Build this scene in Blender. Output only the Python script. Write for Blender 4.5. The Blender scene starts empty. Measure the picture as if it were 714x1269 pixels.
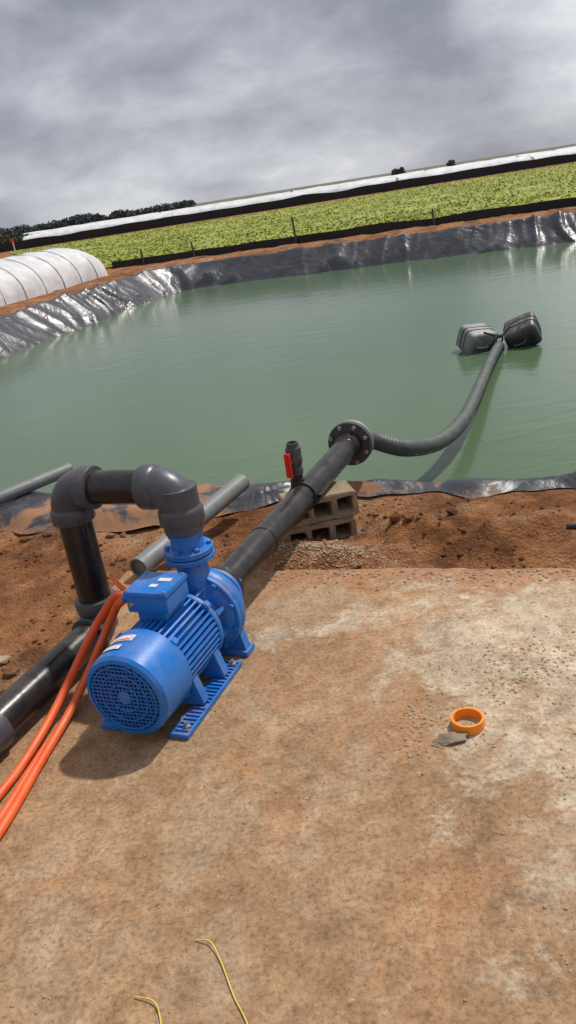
import bpy, bmesh, math, random
from mathutils import Vector, Matrix, noise, Euler
random.seed(7)
rad=math.radians
scene=bpy.context.scene
scene.view_settings.view_transform='Standard'
scene.view_settings.look='None'
scene.view_settings.exposure=0

# ------------------------------------------------------------ frames
CE,SE=math.cos(rad(-19.5)),math.sin(rad(-19.5))
def W(e,n,z=0.0):            # site grid (parallel to the pond) -> world
    return Vector((e*CE - n*SE, e*SE + n*CE, z))
def EN(x,y):
    return (x*CE+y*SE, -x*SE+y*CE)
def sm(a,b,x):
    t=max(0,min(1,(x-a)/(b-a))); return t*t*(3-2*t)
def lerp(a,b,t): return a+(b-a)*t
def fbm(x,y,z=0.0,o=4):
    v=0;a=1;f=1
    for i in range(o):
        v+=a*noise.noise(Vector((x*f+13.1*i,y*f-7.7*i,z+3.3*i))); a*=.5; f*=2.1
    return v

# ------------------------------------------------------------ materials
def newmat(name):
    m=bpy.data.materials.new(name); m.use_nodes=True
    nt=m.node_tree; b=nt.nodes['Principled BSDF']
    return m,nt,b
def N(nt,t,**kw):
    n=nt.nodes.new(t)
    for k,v in kw.items():
        if k in n.inputs: n.inputs[k].default_value=v
        else: setattr(n,k,v)
    return n
def noise_n(nt,scale,detail=6,rough=.6,vec=None,dist=0):
    n=nt.nodes.new('ShaderNodeTexNoise')
    n.inputs['Scale'].default_value=scale; n.inputs['Detail'].default_value=detail
    n.inputs['Roughness'].default_value=rough; n.inputs['Distortion'].default_value=dist
    if vec is not None: nt.links.new(vec,n.inputs['Vector'])
    return n.outputs['Fac']
def ramp(nt,fac,stops):
    r=nt.nodes.new('ShaderNodeValToRGB')
    el=r.color_ramp.elements
    while len(el)<len(stops): el.new(.5)
    for e,(p,c) in zip(el,stops):
        e.position=p; e.color=(c[0],c[1],c[2],1) if hasattr(c,'__len__') else (c,c,c,1)
    nt.links.new(fac,r.inputs['Fac']); return r.outputs['Color']
def mixc(nt,fac,a,b,mode='MIX'):
    m=nt.nodes.new('ShaderNodeMix'); m.data_type='RGBA'; m.blend_type=mode
    def put(v,s):
        if isinstance(v,bpy.types.NodeSocket): nt.links.new(v,s)
        elif hasattr(v,'__len__'): s.default_value=(v[0],v[1],v[2],1)
        else: s.default_value=v
    put(fac,m.inputs[0]); put(a,m.inputs[6]); put(b,m.inputs[7])
    return m.outputs[2]
def math_n(nt,op,a,b=None,clamp=False):
    m=nt.nodes.new('ShaderNodeMath'); m.operation=op; m.use_clamp=clamp
    for i,v in enumerate((a,b)):
        if v is None: continue
        if isinstance(v,bpy.types.NodeSocket): nt.links.new(v,m.inputs[i])
        else: m.inputs[i].default_value=v
    return m.outputs[0]
def bump(nt,b,h,strength=.5,dist=.01,prev=None):
    n=nt.nodes.new('ShaderNodeBump'); n.inputs['Strength'].default_value=strength
    n.inputs['Distance'].default_value=dist
    nt.links.new(h,n.inputs['Height'])
    if prev is not None: nt.links.new(prev,n.inputs['Normal'])
    nt.links.new(n.outputs[0],b.inputs['Normal']); return n.outputs[0]
def coords(nt): return nt.nodes.new('ShaderNodeTexCoord').outputs['Object']
def sepn(nt,v):
    s=nt.nodes.new('ShaderNodeSeparateXYZ'); nt.links.new(v,s.inputs[0]); return s.outputs

def mat_simple(name,c1,c2,scale=8,rough=.5,metal=0,bs=.15,bd=.003,dust=None,dustamt=.5,spec=.5,rough2=None):
    m,nt,b=newmat(name); v=coords(nt)
    f=noise_n(nt,scale,6,.65,v)
    col=ramp(nt,f,[(.3,c1),(.7,c2)])
    if dust is not None:
        g=nt.nodes.new('ShaderNodeNewGeometry')
        up=sepn(nt,g.outputs['Normal'])[2]
        upm=math_n(nt,'MULTIPLY',math_n(nt,'ADD',up,.35),.75,True)
        d=ramp(nt,noise_n(nt,scale*1.7,8,.7,v),[(.42,0),(.68,1)])
        fac=math_n(nt,'MULTIPLY',math_n(nt,'MULTIPLY',upm,d),dustamt,True)
        col=mixc(nt,fac,col,dust)
    nt.links.new(col,b.inputs['Base Color'])
    b.inputs['Metallic'].default_value=metal
    b.inputs['Specular IOR Level'].default_value=spec
    rr=ramp(nt,noise_n(nt,scale*3,4,.6,v),[(.3,rough),(.75,rough2 if rough2 else min(1,rough+.2))])
    nt.links.new(rr,b.inputs['Roughness'])
    bump(nt,b,noise_n(nt,scale*6,5,.6,v),bs,bd)
    return m

DUST=(.38,.23,.12)
M_black=mat_simple('black_hdpe',(.009,.009,.010),(.016,.016,.018),6,.2,dust=DUST,dustamt=.12,spec=.5)
M_grey=mat_simple('grey_pvc',(.045,.052,.066),(.07,.078,.094),6,.28,dust=DUST,dustamt=.14)
M_grey2=mat_simple('weathered_grey_pvc',(.13,.145,.155),(.19,.205,.21),6,.4,dust=DUST,dustamt=.3)
M_hose=mat_simple('dark_hose_rubber',(.04,.05,.047),(.075,.086,.08),9,.45,dust=(.3,.28,.22),dustamt=.22)
M_blue=mat_simple('blue_enamel',(.003,.135,.47),(.005,.18,.60),7,.26,dust=DUST,dustamt=.26,bs=.1)
M_bluecast=mat_simple('blue_cast_iron',(.004,.135,.47),(.007,.19,.60),10,.36,dust=DUST,dustamt=.6,bs=.4,bd=.004)
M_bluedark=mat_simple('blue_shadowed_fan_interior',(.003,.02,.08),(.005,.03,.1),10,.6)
M_steel=mat_simple('flange_steel',(.22,.23,.22),(.36,.37,.35),14,.4,metal=.5,dust=DUST,dustamt=.3)
M_bolt=mat_simple('bolt_steel',(.35,.34,.32),(.5,.49,.46),30,.35,metal=.8)
M_red=mat_simple('red_plastic',(.62,.02,.01),(.72,.03,.015),20,.3)
M_orange=mat_simple('orange_conduit',(.72,.085,.012),(.82,.12,.018),9,.4,dust=DUST,dustamt=.45)
M_ring=mat_simple('orange_plastic',(.9,.24,.01),(.95,.3,.02),12,.35)
M_label=mat_simple('label_paper',(.6,.6,.58),(.75,.75,.72),40,.5,dust=DUST,dustamt=.5)
M_labelred=mat_simple('label_red',(.5,.05,.03),(.6,.08,.05),40,.5)
M_yellow=mat_simple('yellow_twine',(.6,.47,.08),(.72,.6,.15),60,.7)
M_jug=mat_simple('black_jerrycan_plastic',(.028,.028,.03),(.06,.06,.062),9,.34,dust=(.34,.33,.3),dustamt=.5)
M_jug2=mat_simple('grey_jerrycan_plastic',(.14,.14,.145),(.28,.28,.28),9,.45,dust=(.34,.33,.3),dustamt=.4)  # paler grey than the black can's plastic
M_rope=mat_simple('rope',(.02,.02,.02),(.06,.055,.05),60,.8)
M_block=mat_simple('hollow_concrete_block',(.25,.19,.13),(.43,.34,.24),16,.9,bs=1.0,bd=.014,dust=DUST,dustamt=.6)
M_net=mat_simple('black_shade_net',(.012,.012,.014),(.03,.03,.032),12,.8)
M_post=mat_simple('weathered_post',(.05,.045,.04),(.1,.09,.08),12,.8)
M_stone=mat_simple('gravel_stone',(.28,.19,.115),(.46,.35,.24),9,.9,bs=.5)
M_slate=mat_simple('brown_grey_stone_flake',(.17,.13,.1),(.3,.24,.18),25,.85,bs=.7,dust=DUST,dustamt=.6)
M_film=mat_simple('white_greenhouse_film',(.5,.5,.5),(.72,.72,.72),3,.45,bs=.3,bd=.03)
M_filmfar=mat_simple('white_tunnel_film',(.45,.45,.46),(.8,.8,.8),.9,.6,bs=.2,bd=.03)
M_filmrib=mat_simple('greenhouse_hoop',(.40,.40,.40),(.5,.5,.5),10,.5)
M_leaf_far=mat_simple('distant_foliage',(.035,.06,.025),(.08,.12,.05),.8,.8)
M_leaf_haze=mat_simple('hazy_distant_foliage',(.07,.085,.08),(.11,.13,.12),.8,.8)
M_farfield=mat_simple('hazy_distant_plain',(.13,.15,.11),(.2,.2,.15),.02,1.0,spec=0)  # distance haze is mixed into this grey-green colour

def mat_soil():
    m,nt,b=newmat('orange_soil'); v=coords(nt)
    a=ramp(nt,noise_n(nt,1.3,8,.6,v),[(.3,(.25,.10,.04)),(.5,(.40,.18,.075)),(.72,(.50,.27,.135))])
    d=ramp(nt,noise_n(nt,9,8,.7,v),[(.35,(.46,.44,.42)),(.65,(1.1,1.1,1.1))])
    col=mixc(nt,.8,a,d,'MULTIPLY')
    pale=ramp(nt,noise_n(nt,2.6,8,.7,v),[(.55,0),(.68,1)])
    col=mixc(nt,math_n(nt,'MULTIPLY',pale,.6),col,(.44,.34,.23))
    damp=ramp(nt,noise_n(nt,1.9,8,.7,v,.6),[(.40,1),(.50,0)])
    col=mixc(nt,math_n(nt,'MULTIPLY',damp,.78),col,(.115,.045,.02))
    vo=N(nt,'ShaderNodeTexVoronoi',Scale=60.); nt.links.new(v,vo.inputs['Vector'])
    nt.links.new(col,b.inputs['Base Color']); b.inputs['Roughness'].default_value=.95
    b.inputs['Specular IOR Level'].default_value=.15
    h=math_n(nt,'ADD',noise_n(nt,14,10,.75,v),math_n(nt,'MULTIPLY',vo.outputs['Distance'],.35))
    bump(nt,b,h,1.0,.04); return m
M_soil=mat_soil()

def mat_slab():
    m,nt,b=newmat('dirty_concrete_slab'); v=coords(nt)
    mp=nt.nodes.new('ShaderNodeMapping'); mp.inputs['Rotation'].default_value=(0,0,rad(19.5))
    nt.links.new(v,mp.inputs['Vector']); ven=mp.outputs[0]
    xyz=sepn(nt,ven)
    base=ramp(nt,noise_n(nt,3.2,10,.7,v),[(.3,(.42,.33,.225)),(.52,(.59,.48,.34)),(.72,(.73,.62,.46))])
    big=noise_n(nt,.85,7,.62,v,.6)
    mid=noise_n(nt,3.2,10,.78,v,.5)
    g=math_n(nt,'MULTIPLY',math_n(nt,'ADD',xyz[0],.35),-.17)
    gn=math_n(nt,'MULTIPLY',math_n(nt,'SUBTRACT',xyz[1],2.3),-.11)
    s=math_n(nt,'ADD',math_n(nt,'ADD',big,math_n(nt,'MULTIPLY',mid,.95)),math_n(nt,'ADD',g,gn))
    mask=ramp(nt,s,[(.90,0),(1.0,1)])
    dirt=ramp(nt,noise_n(nt,2.1,10,.75,v),[(.30,(.215,.112,.05)),(.48,(.37,.215,.105)),(.68,(.52,.345,.20))])
    col=mixc(nt,math_n(nt,'MULTIPLY',mask,.94),base,dirt)
    gp=ramp(nt,noise_n(nt,2.3,11,.78,v,.9),[(.50,0),(.58,1)])
    col=mixc(nt,math_n(nt,'MULTIPLY',gp,.42),col,(.41,.32,.22))
    om=ramp(nt,noise_n(nt,1.5,9,.74,ven,1.0),[(.51,0),(.62,1)])
    col=mixc(nt,math_n(nt,'MULTIPLY',om,.55),col,(.43,.215,.095))
    dk=ramp(nt,noise_n(nt,1.25,10,.74,v,.5),[(.36,1),(.46,0)])
    col=mixc(nt,math_n(nt,'MULTIPLY',dk,.55),col,(.17,.088,.042))
    st=nt.nodes.new('ShaderNodeMapping'); st.inputs['Scale'].default_value=(1,.12,1); st.inputs['Rotation'].default_value=(0,0,rad(12))
    nt.links.new(ven,st.inputs['Vector'])
    sm_=ramp(nt,noise_n(nt,9,8,.7,st.outputs[0],.3),[(.56,0),(.70,1)])
    col=mixc(nt,math_n(nt,'MULTIPLY',sm_,.28),col,(.56,.45,.32))
    sd_=ramp(nt,noise_n(nt,6,8,.7,st.outputs[0],.5),[(.30,1),(.43,0)])
    col=mixc(nt,math_n(nt,'MULTIPLY',sd_,.3),col,(.18,.10,.055))
    ef=math_n(nt,'MULTIPLY',math_n(nt,'SUBTRACT',xyz[1],2.72),2.0)
    el_=math_n(nt,'MULTIPLY',math_n(nt,'SUBTRACT',-1.45,xyz[0]),1.7)
    ee=math_n(nt,'MAXIMUM',math_n(nt,'MAXIMUM',ef,el_),0.0)
    em=ramp(nt,math_n(nt,'ADD',math_n(nt,'MULTIPLY',ee,.45),noise_n(nt,4.5,9,.75,ven,.3)),[(.66,0),(.80,1)])
    col=mixc(nt,math_n(nt,'MULTIPLY',em,.85),col,(.40,.2,.09))
    cr=ramp(nt,noise_n(nt,26,6,.8,v),[(.60,0),(.68,1)])
    col=mixc(nt,math_n(nt,'MULTIPLY',cr,.5),col,(.62,.50,.36))
    sp=ramp(nt,noise_n(nt,70,5,.75,v),[(.34,(.5,.47,.45)),(.5,(1,1,1)),(.72,(1.28,1.25,1.22))])
    col=mixc(nt,.85,col,sp,'MULTIPLY')
    fine=ramp(nt,noise_n(nt,14,9,.8,v),[(.37,(.68,.65,.62)),(.58,(1.1,1.1,1.1))])
    col=mixc(nt,.9,col,fine,'MULTIPLY')
    nt.links.new(col,b.inputs['Base Color'])
    rr=ramp(nt,noise_n(nt,1.9,6,.6,v),[(.35,.58),(.65,.95)])
    nt.links.new(rr,b.inputs['Roughness']); b.inputs['Specular IOR Level'].default_value=.3
    p=bump(nt,b,noise_n(nt,4,8,.6,v),.45,.04)
    p=bump(nt,b,noise_n(nt,45,8,.8,v),.7,.009,p)
    return m
M_slab=mat_slab()

def mat_liner():
    m,nt,b=newmat('pond_liner_geomembrane'); v=coords(nt)
    mp=nt.nodes.new('ShaderNodeMapping'); mp.inputs['Rotation'].default_value=(0,0,rad(19.5))
    nt.links.new(v,mp.inputs['Vector']); xyz=sepn(nt,mp.outputs[0])
    c=ramp(nt,noise_n(nt,1.2,7,.65,v),[(.3,(.028,.030,.037)),(.7,(.05,.053,.064))])
    dm=ramp(nt,noise_n(nt,2.2,7,.7,v),[(.58,0),(.85,1)])
    c=mixc(nt,math_n(nt,'MULTIPLY',dm,.25),c,(.2,.15,.11))
    # sand washed in patches over the near edge of the sheet
    nearm=math_n(nt,'MULTIPLY',math_n(nt,'SUBTRACT',4.45,xyz[1]),2.2,True)
    sn=ramp(nt,math_n(nt,'ADD',math_n(nt,'MULTIPLY',nearm,.12),noise_n(nt,2.6,9,.72,v,.4)),[(.56,0),(.64,1)])
    sn=math_n(nt,'MULTIPLY',sn,math_n(nt,'MULTIPLY',nearm,5.0,True))
    c=mixc(nt,math_n(nt,'MULTIPLY',sn,.85),c,(.33,.165,.08))
    nt.links.new(c,b.inputs['Base Color']); b.inputs['Specular IOR Level'].default_value=.5
    rr=ramp(nt,noise_n(nt,3,5,.6,v),[(.3,.28),(.7,.46)])
    rr=mixc(nt,sn,rr,(.95,.95,.95)); nt.links.new(rr,b.inputs['Roughness'])
    p=bump(nt,b,noise_n(nt,1.8,3,.5,v,1.2),.4,.10)
    bump(nt,b,noise_n(nt,7,4,.5,v,.8),.35,.03,p)
    return m
M_liner=mat_liner()

def mat_water():
    m,nt,b=newmat('murky_green_water'); v=coords(nt)
    c=ramp(nt,noise_n(nt,.22,4,.5,v,.5),[(.3,(.080,.130,.070)),(.7,(.10,.154,.083))])
    nt.links.new(c,b.inputs['Base Color'])
    b.inputs['Roughness'].default_value=.13; b.inputs['IOR'].default_value=1.31
    mp=nt.nodes.new('ShaderNodeMapping'); mp.inputs['Rotation'].default_value=(0,0,rad(25)); mp.inputs['Scale'].default_value=(1,2.2,1)
    nt.links.new(v,mp.inputs['Vector'])
    p=bump(nt,b,noise_n(nt,1.3,3,.5,mp.outputs[0],.6),.08,.08)
    bump(nt,b,noise_n(nt,8,3,.55,mp.outputs[0]),.09,.012,p)
    return m
M_water=mat_water()

def mat_crop(name,cols,scale):
    m,nt,b=newmat(name); v=coords(nt)
    c=ramp(nt,noise_n(nt,scale,6,.65,v),cols)
    big=ramp(nt,noise_n(nt,.12,6,.65,v),[(.35,(.78,.84,.8)),(.65,(1.12,1.06,1))])
    c=mixc(nt,1,c,big,'MULTIPLY')
    nt.links.new(c,b.inputs['Base Color']); b.inputs['Roughness'].default_value=.8
    b.inputs['Specular IOR Level'].default_value=.15
    return m
M_crop=mat_crop('crop_leaves',[(.3,(.19,.245,.045)),(.5,(.31,.355,.075)),(.7,(.43,.44,.13))],1.5)
M_cropg=mat_crop('crop_ground_cover',[(.3,(.21,.26,.055)),(.5,(.32,.35,.085)),(.7,(.44,.38,.15))],2.5)

# ------------------------------------------------------------ mesh helpers
def empty(name,loc):
    o=bpy.data.objects.new(name,None); scene.collection.objects.link(o)
    o.location=loc; o.empty_display_size=.1
    return o
def link(name,me,mat,parent=None,smooth=False,auto=None):
    o=bpy.data.objects.new(name,me); scene.collection.objects.link(o)
    if mat: me.materials.append(mat)
    if smooth:
        for p in me.polygons: p.use_smooth=True
    if auto is not None:
        me.set_sharp_from_angle(angle=rad(auto))
    if parent:
        o.parent=parent
        o.matrix_parent_inverse=Matrix.Translation(parent.location).inverted()
    return o
def from_bm(name,bm,mat,parent=None,smooth=False,auto=None):
    bmesh.ops.recalc_face_normals(bm,faces=bm.faces)
    me=bpy.data.meshes.new(name); bm.to_mesh(me); bm.free()
    return link(name,me,mat,parent,smooth,auto)
def frame(d):
    d=Vector(d).normalized()
    u=Vector((0,0,1)) if abs(d.z)<.95 else Vector((1,0,0))
    s=d.cross(u).normalized(); t=s.cross(d).normalized()
    return d,s,t
def lathe_bm(bm,o,d,prof,seg=40,capa=True,capb=True):
    o=Vector(o); d,s,t=frame(d); rings=[]
    for (h,r) in prof:
        rings.append([bm.verts.new(o+d*h+(s*math.cos(2*math.pi*i/seg)+t*math.sin(2*math.pi*i/seg))*r) for i in range(seg)])
    for a,b in zip(rings,rings[1:]):
        for i in range(seg):
            bm.faces.new((a[i],a[(i+1)%seg],b[(i+1)%seg],b[i]))
    if capa: bm.faces.new(rings[0][::-1])
    if capb: bm.faces.new(rings[-1])
def lathe(name,o,d,prof,mat,parent=None,seg=40,**k):
    bm=bmesh.new(); lathe_bm(bm,o,d,prof,seg,**k)
    return from_bm(name,bm,mat,parent,True,32)
def disc_prof(h0,h1,r,b=.003):
    return [(h0,r-b),(h0+b,r),(h1-b,r),(h1,r-b)]
def catmull(pts,n=10):
    pts=[Vector(p) for p in pts]; P=[2*pts[0]-pts[1]]+pts+[2*pts[-1]-pts[-2]]; out=[]
    for i in range(1,len(P)-2):
        for j in range(n):
            t=j/n; a,b,c,d=P[i-1],P[i],P[i+1],P[i+2]
            out.append(.5*((2*b)+(c-a)*t+(2*a-5*b+4*c-d)*t*t+(3*b-a-3*c+d)*t**3))
    out.append(pts[-1]); return out
def tube_bm(bm,path,r,seg=20,cap=True):
    path=[Vector(p) for p in path]; rings=[]
    d=(path[1]-path[0]).normalized(); _,s,_=frame(d)
    for i,p in enumerate(path):
        d=(path[min(i+1,len(path)-1)]-path[max(i-1,0)]).normalized()
        s=(s-d*s.dot(d)).normalized(); t=d.cross(s)
        rr=r(i/(len(path)-1)) if callable(r) else r
        rings.append([bm.verts.new(p+(s*math.cos(2*math.pi*k/seg)+t*math.sin(2*math.pi*k/seg))*rr) for k in range(seg)])
    for a,b in zip(rings,rings[1:]):
        for i in range(seg): bm.faces.new((a[i],a[(i+1)%seg],b[(i+1)%seg],b[i]))
    if cap: bm.faces.new(rings[0][::-1]); bm.faces.new(rings[-1])
def tube(name,path,r,mat,parent=None,seg=20,cap=True):
    bm=bmesh.new(); tube_bm(bm,path,r,seg,cap); return from_bm(name,bm,mat,parent,True,50)
def box_bm(bm,c,ax,ay,az,sx,sy,sz,taper=1.0):
    c=Vector(c); vs=[]
    for k in (-1,1):
        tt=1 if k<0 else taper
        for (i,j) in ((-1,-1),(1,-1),(1,1),(-1,1)):
            vs.append(bm.verts.new(c+ax*i*sx/2*tt+ay*j*sy/2*tt+az*k*sz/2))
    for f in ((3,2,1,0),(4,5,6,7),(0,1,5,4),(1,2,6,5),(2,3,7,6),(3,0,4,7)): bm.faces.new([vs[i] for i in f])
def box(name,c,ax,ay,az,sx,sy,sz,mat,parent=None,bev=.004,seg=2,taper=1.0):
    bm=bmesh.new(); box_bm(bm,c,Vector(ax),Vector(ay),Vector(az),sx,sy,sz,taper)
    if bev: bmesh.ops.bevel(bm,geom=bm.edges[:],offset=bev,segments=seg,affect='EDGES',profile=.7)
    return from_bm(name,bm,mat,parent,True,35)
def bolts(name,o,d,R,n,mat,parent,size=.009,length=.07,off=0):
    bm=bmesh.new(); o=Vector(o); d,s,t=frame(d)
    for i in range(n):
        a=2*math.pi*(i+.5)/n+off
        p=o+(s*math.cos(a)+t*math.sin(a))*R
        lathe_bm(bm,p-d*length/2,d,[(0,size),(.011,size),(.0112,size*.55),(length-.0112,size*.55),(length-.011,size),(length,size)],6)
    return from_bm(name,bm,mat,parent)

# ------------------------------------------------------------ terrain
PE0,PE1,PN0,PN1,PR=-8.7,14.0,4.7,18.9,1.1
def sdf(e,n):
    ce,cn=(PE0+PE1)/2,(PN0+PN1)/2
    qx=abs(e-ce)-(PE1-PE0)/2+PR; qy=abs(n-cn)-(PN1-PN0)/2+PR
    return math.hypot(max(qx,0),max(qy,0))+min(max(qx,qy),0)-PR
ZW=-.30
SLAB_E0,SLAB_N1=-1.97,3.13
def prof(e,n,s):
    far=sm(5.2,8.5,n)
    crest=lerp(-.10,.19,far); w=lerp(.36,.55,far)
    if s<0: return max(-1.7,ZW+s*.9)
    if s<w: return lerp(ZW,crest,(s/w)**.9)
    out=lerp(-.06,0.0,far)
    c2=crest+far*.07*sm(w+.15,w+.5,s)
    return lerp(c2,out,sm(w+.9,w+2.6,s)) if far>.5 else lerp(crest,out,sm(w+.4,w+1.2,s))
def ground_h(e,n):
    s=sdf(e,n); z=prof(e,n,s)
    if s>.12:
        amp=sm(.12,.45,s)
        ampn=amp if n>6 else sm(.35,.75,s)
        z+=ampn*.03*fbm(e*1.6,n*1.6,1)+ampn*.018*fbm(e*6,n*6,5)
        if n>17: z+=amp*.05*max(0,fbm(e*1.1,n*1.1,12,3))
        if -6<e<6 and 3<n<6:
            z+=ampn*.018*abs(fbm(e*17,n*17,9,3))*sm(-2.2,-1.2,e)
        if -4<e<6 and 2.8<n<5:
            m=math.exp(-((n-3.72-.14*noise.noise(Vector((e*1.5,0,0))))/.15)**2)*sm(-1.0,-.55,e)
            z+=.095*m*(.7+1.1*fbm(e*3.5,n*3.5,2,4))
            z-=.085*math.exp(-((n-3.40)/.13)**2)*sm(-.75,-.4,e)
            m2=math.exp(-(((e+1.05)/.26)**2+((n-3.38)/.16)**2)); z+=.085*m2
            m3=math.exp(-(((e+1.1)/.3)**2+((n-3.85)/.25)**2)); z-=.05*m3
    if e>SLAB_E0-.0 and n<SLAB_N1 and e<7.0 and n>-5:
        k=min(e-SLAB_E0,SLAB_N1-n)
        z=lerp(min(z,-.03),-.12,sm(0,.2,k))
    if n>30 or e<-20 or e>22: z=min(z,0.02)
    return z
def lines(segs):
    out=[]
    for a,b,st in segs:
        k=max(1,int(round((b-a)/st)))
        out+= [a+(b-a)*i/k for i in range(k)]
    out.append(segs[-1][1]); return out
EL=lines([(-3000,-400,650),(-400,-60,60),(-60,-16,4),(-16,-4.2,.3),(-4.2,2.2,.035),(2.2,8,.3),(8,18,.6),(18,60,4),(60,400,60),(400,3000,650)])
NL=lines([(-3000,-300,600),(-300,-20,40),(-20,1.2,2),(1.2,3.0,.1),(3.0,5.0,.03),(5.0,8,.3),(8,17.6,.6),(17.6,22,.12),(22,30,.5),(30,80,5),(80,400,40),(400,3000,650)])
verts=[];faces=[]
ne=len(EL)
for n in NL:
    for e in EL:
        p=W(e,n,ground_h(e,n)); verts.append(p)
for j in range(len(NL)-1):
    for i in range(ne-1):
        a=j*ne+i; faces.append((a,a+1,a+ne+1,a+ne))
me=bpy.data.meshes.new('ground'); me.from_pydata(verts,[],faces)
link('ground',me,M_soil,smooth=True)
bm=bmesh.new()
bm.faces.new([bm.verts.new(p) for p in ((-1700,118,.045),(1700,118,.045),(2400,2400,.045),(-2400,2400,.045))])
from_bm('distant_field',bm,M_farfield)

# slab
bm=bmesh.new(); loop=[]
def edge_pts(a,b,step=.05):
    L=math.hypot(b[0]-a[0],b[1]-a[1]); k=int(L/step)
    return [(lerp(a[0],b[0],i/k),lerp(a[1],b[1],i/k)) for i in range(k)]
poly=edge_pts((SLAB_E0,-5),(SLAB_E0,SLAB_N1),.06)+edge_pts((SLAB_E0,SLAB_N1),(7,SLAB_N1),.04)+[(7,SLAB_N1),(7,-5)]
for (e,n) in poly:
    j=.018*fbm(e*2.2,n*2.2,4,3)+.014*noise.noise(Vector((e*14,n*14,2)))
    loop.append((e+j,n+j*1.2))
ctr=W(2,0,0)
top=[bm.verts.new(W(e,n,0)) for e,n in loop]
mid=[bm.verts.new(W(e,n,-.012)+(W(e,n,0)-ctr).normalized()*.008) for e,n in loop]
bot=[bm.verts.new(W(e,n,-.16)) for e,n in loop]
bm.faces.new(top)
k=len(top)
for A_,B_ in ((top,mid),(mid,bot)):
    for i in range(k): bm.faces.new((A_[i],A_[(i+1)%k],B_[(i+1)%k],B_[i]))
from_bm('concrete_slab',bm,M_slab)

# water
bm=bmesh.new()
bm.faces.new([bm.verts.new(W(e,n,ZW)) for e,n in ((PE0-.25,PN0-.2),(PE1+.25,PN0-.2),(PE1+.25,PN1+.3),(PE0-.25,PN1+.3))])
from_bm('pond_water',bm,M_water)

# liner
per=[]
def addp(e,n,ne_,nn_): per.append((e,n,ne_,nn_))
st=.05
def straight(a,b,nrm):
    L=math.hypot(b[0]-a[0],b[1]-a[1]); k=max(1,int(L/st))
    for i in range(k): addp(lerp(a[0],b[0],i/k),lerp(a[1],b[1],i/k),*nrm)
def corner(c,a0):
    for i in range(24):
        a=rad(a0-90*i/24); addp(c[0]+PR*math.cos(a),c[1]+PR*math.sin(a),math.cos(a),math.sin(a))
straight((PE1-PR,PN0),(PE0+PR,PN0),(0,-1)); corner((PE0+PR,PN0+PR),270)
straight((PE0,PN0+PR),(PE0,PN1-PR),(-1,0)); corner((PE0+PR,PN1-PR),180)
straight((PE0+PR,PN1),(PE1-PR,PN1),(0,1)); corner((PE1-PR,PN1-PR),90)
straight((PE1,PN1-PR),(PE1,PN0+PR),(1,0)); corner((PE1-PR,PN0+PR),0)
verts=[];faces=[];NA=34;L=0;prev=None
for (e,n,x,y) in per:
    if prev: L+=math.hypot(e-prev[0],n-prev[1])
    prev=(e,n)
    far=sm(5.2,8.5,n); w=lerp(.36,.55,far)
    smax=w+lerp(.10,.14,far)+.08*fbm(L*.9,0,7,3)
    if far<.5:
        smax+= .14*noise.noise(Vector((L*1.7,3,0)))+.07*noise.noise(Vector((L*5,8,0)))+ .42*(1-sm(-2.2,-1.35,e))
    for j in range(NA):
        s=lerp(-.6,smax,j/(NA-1))
        zz=prof(e+x*s,n+y*s,s)
        sk=L+.7*noise.noise(Vector((L*.45,s*.9,3)))+s*1.6*noise.noise(Vector((L*.35,9,3)))
        f=(1-abs(noise.noise(Vector((sk*1.25,s*.5,0))))*3.6)
        f2=(1-abs(noise.noise(Vector((sk*3.1,s*1.3,5))))*3.2)
        msk=.45+.75*sm(-.15,.3,noise.noise(Vector((L*.33,4,4))))
        amp=lerp(.034,.072,far)*msk
        wr=amp*max(0,f)**1.6+amp*.38*max(0,f2)**1.6+amp*.6*fbm(L*.7,s*1.5,8,2)
        if far<.5: wr+=.012*fbm(L*3.2,s*5,15,3)
        ed=sm(0,.12,(smax-s))
        zz+=lerp(.010,.045+wr,ed)
        if far<.5 and e<-1.2: zz+=.035*ed*sm(w-.1,w+.1,s)
        ss=s-lerp(0,wr*.7,ed)
        verts.append(W(e+x*ss,n+y*ss,zz))
k=len(per)
for i in range(k):
    for j in range(NA-1):
        a=i*NA+j; b=((i+1)%k)*NA+j; faces.append((a,b,b+1,a+1))
me=bpy.data.meshes.new('pond_liner'); me.from_pydata(verts,[],faces)
bm=bmesh.new(); bm.from_mesh(me); bmesh.ops.recalc_face_normals(bm,faces=bm.faces); bm.to_mesh(me); bm.free()
link('pond_liner',me,M_liner,smooth=True)

# ------------------------------------------------------------ pump set
F=Vector((-.61,2.21,.18)); D=Vector((math.cos(rad(65.8)),math.sin(rad(65.8)),0)); S=Vector((D.y,-D.x,0)); Z=Vector((0,0,1))
def A(t,s=0,z=0): return F+D*t+S*s+Z*z
pump=empty('electric_water_pump',A(.3,0,-.18))
lathe('fan_cowl',F,D,[(.012,.124),(.0,.128),(.004,.141),(.016,.150),(.15,.153),(.175,.153),(.178,.145)],M_blue,pump,64,capa=False,capb=True)
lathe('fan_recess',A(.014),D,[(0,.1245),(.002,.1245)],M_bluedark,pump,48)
bm=bmesh.new()
k=17
for i in range(-k//2,k//2+1):
    q=i*.0145
    if abs(q)>=.122: continue
    h=math.sqrt(.125**2-q*q)
    box_bm(bm,A(.006,q,0),D,S,Z,.0045,.0035,2*h)
    box_bm(bm,A(.0035,0,q),D,S,Z,.004,2*h,.0035)
from_bm('fan_grille',bm,M_blue,pump)
lathe('fan_grille_hub',A(-.001),D,disc_prof(0,.008,.024),M_blue,pump,32)
bm=bmesh.new()
for R in (.05,.085,.116):
    pts=[A(.001,R*math.cos(a*math.pi/24),R*math.sin(a*math.pi/24)) for a in range(49)]
    tube_bm(bm,pts,.0025,6,False)
from_bm('fan_grille_rings',bm,M_blue,pump,True)
bm=bmesh.new(); nf=42; sec=[]
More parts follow.
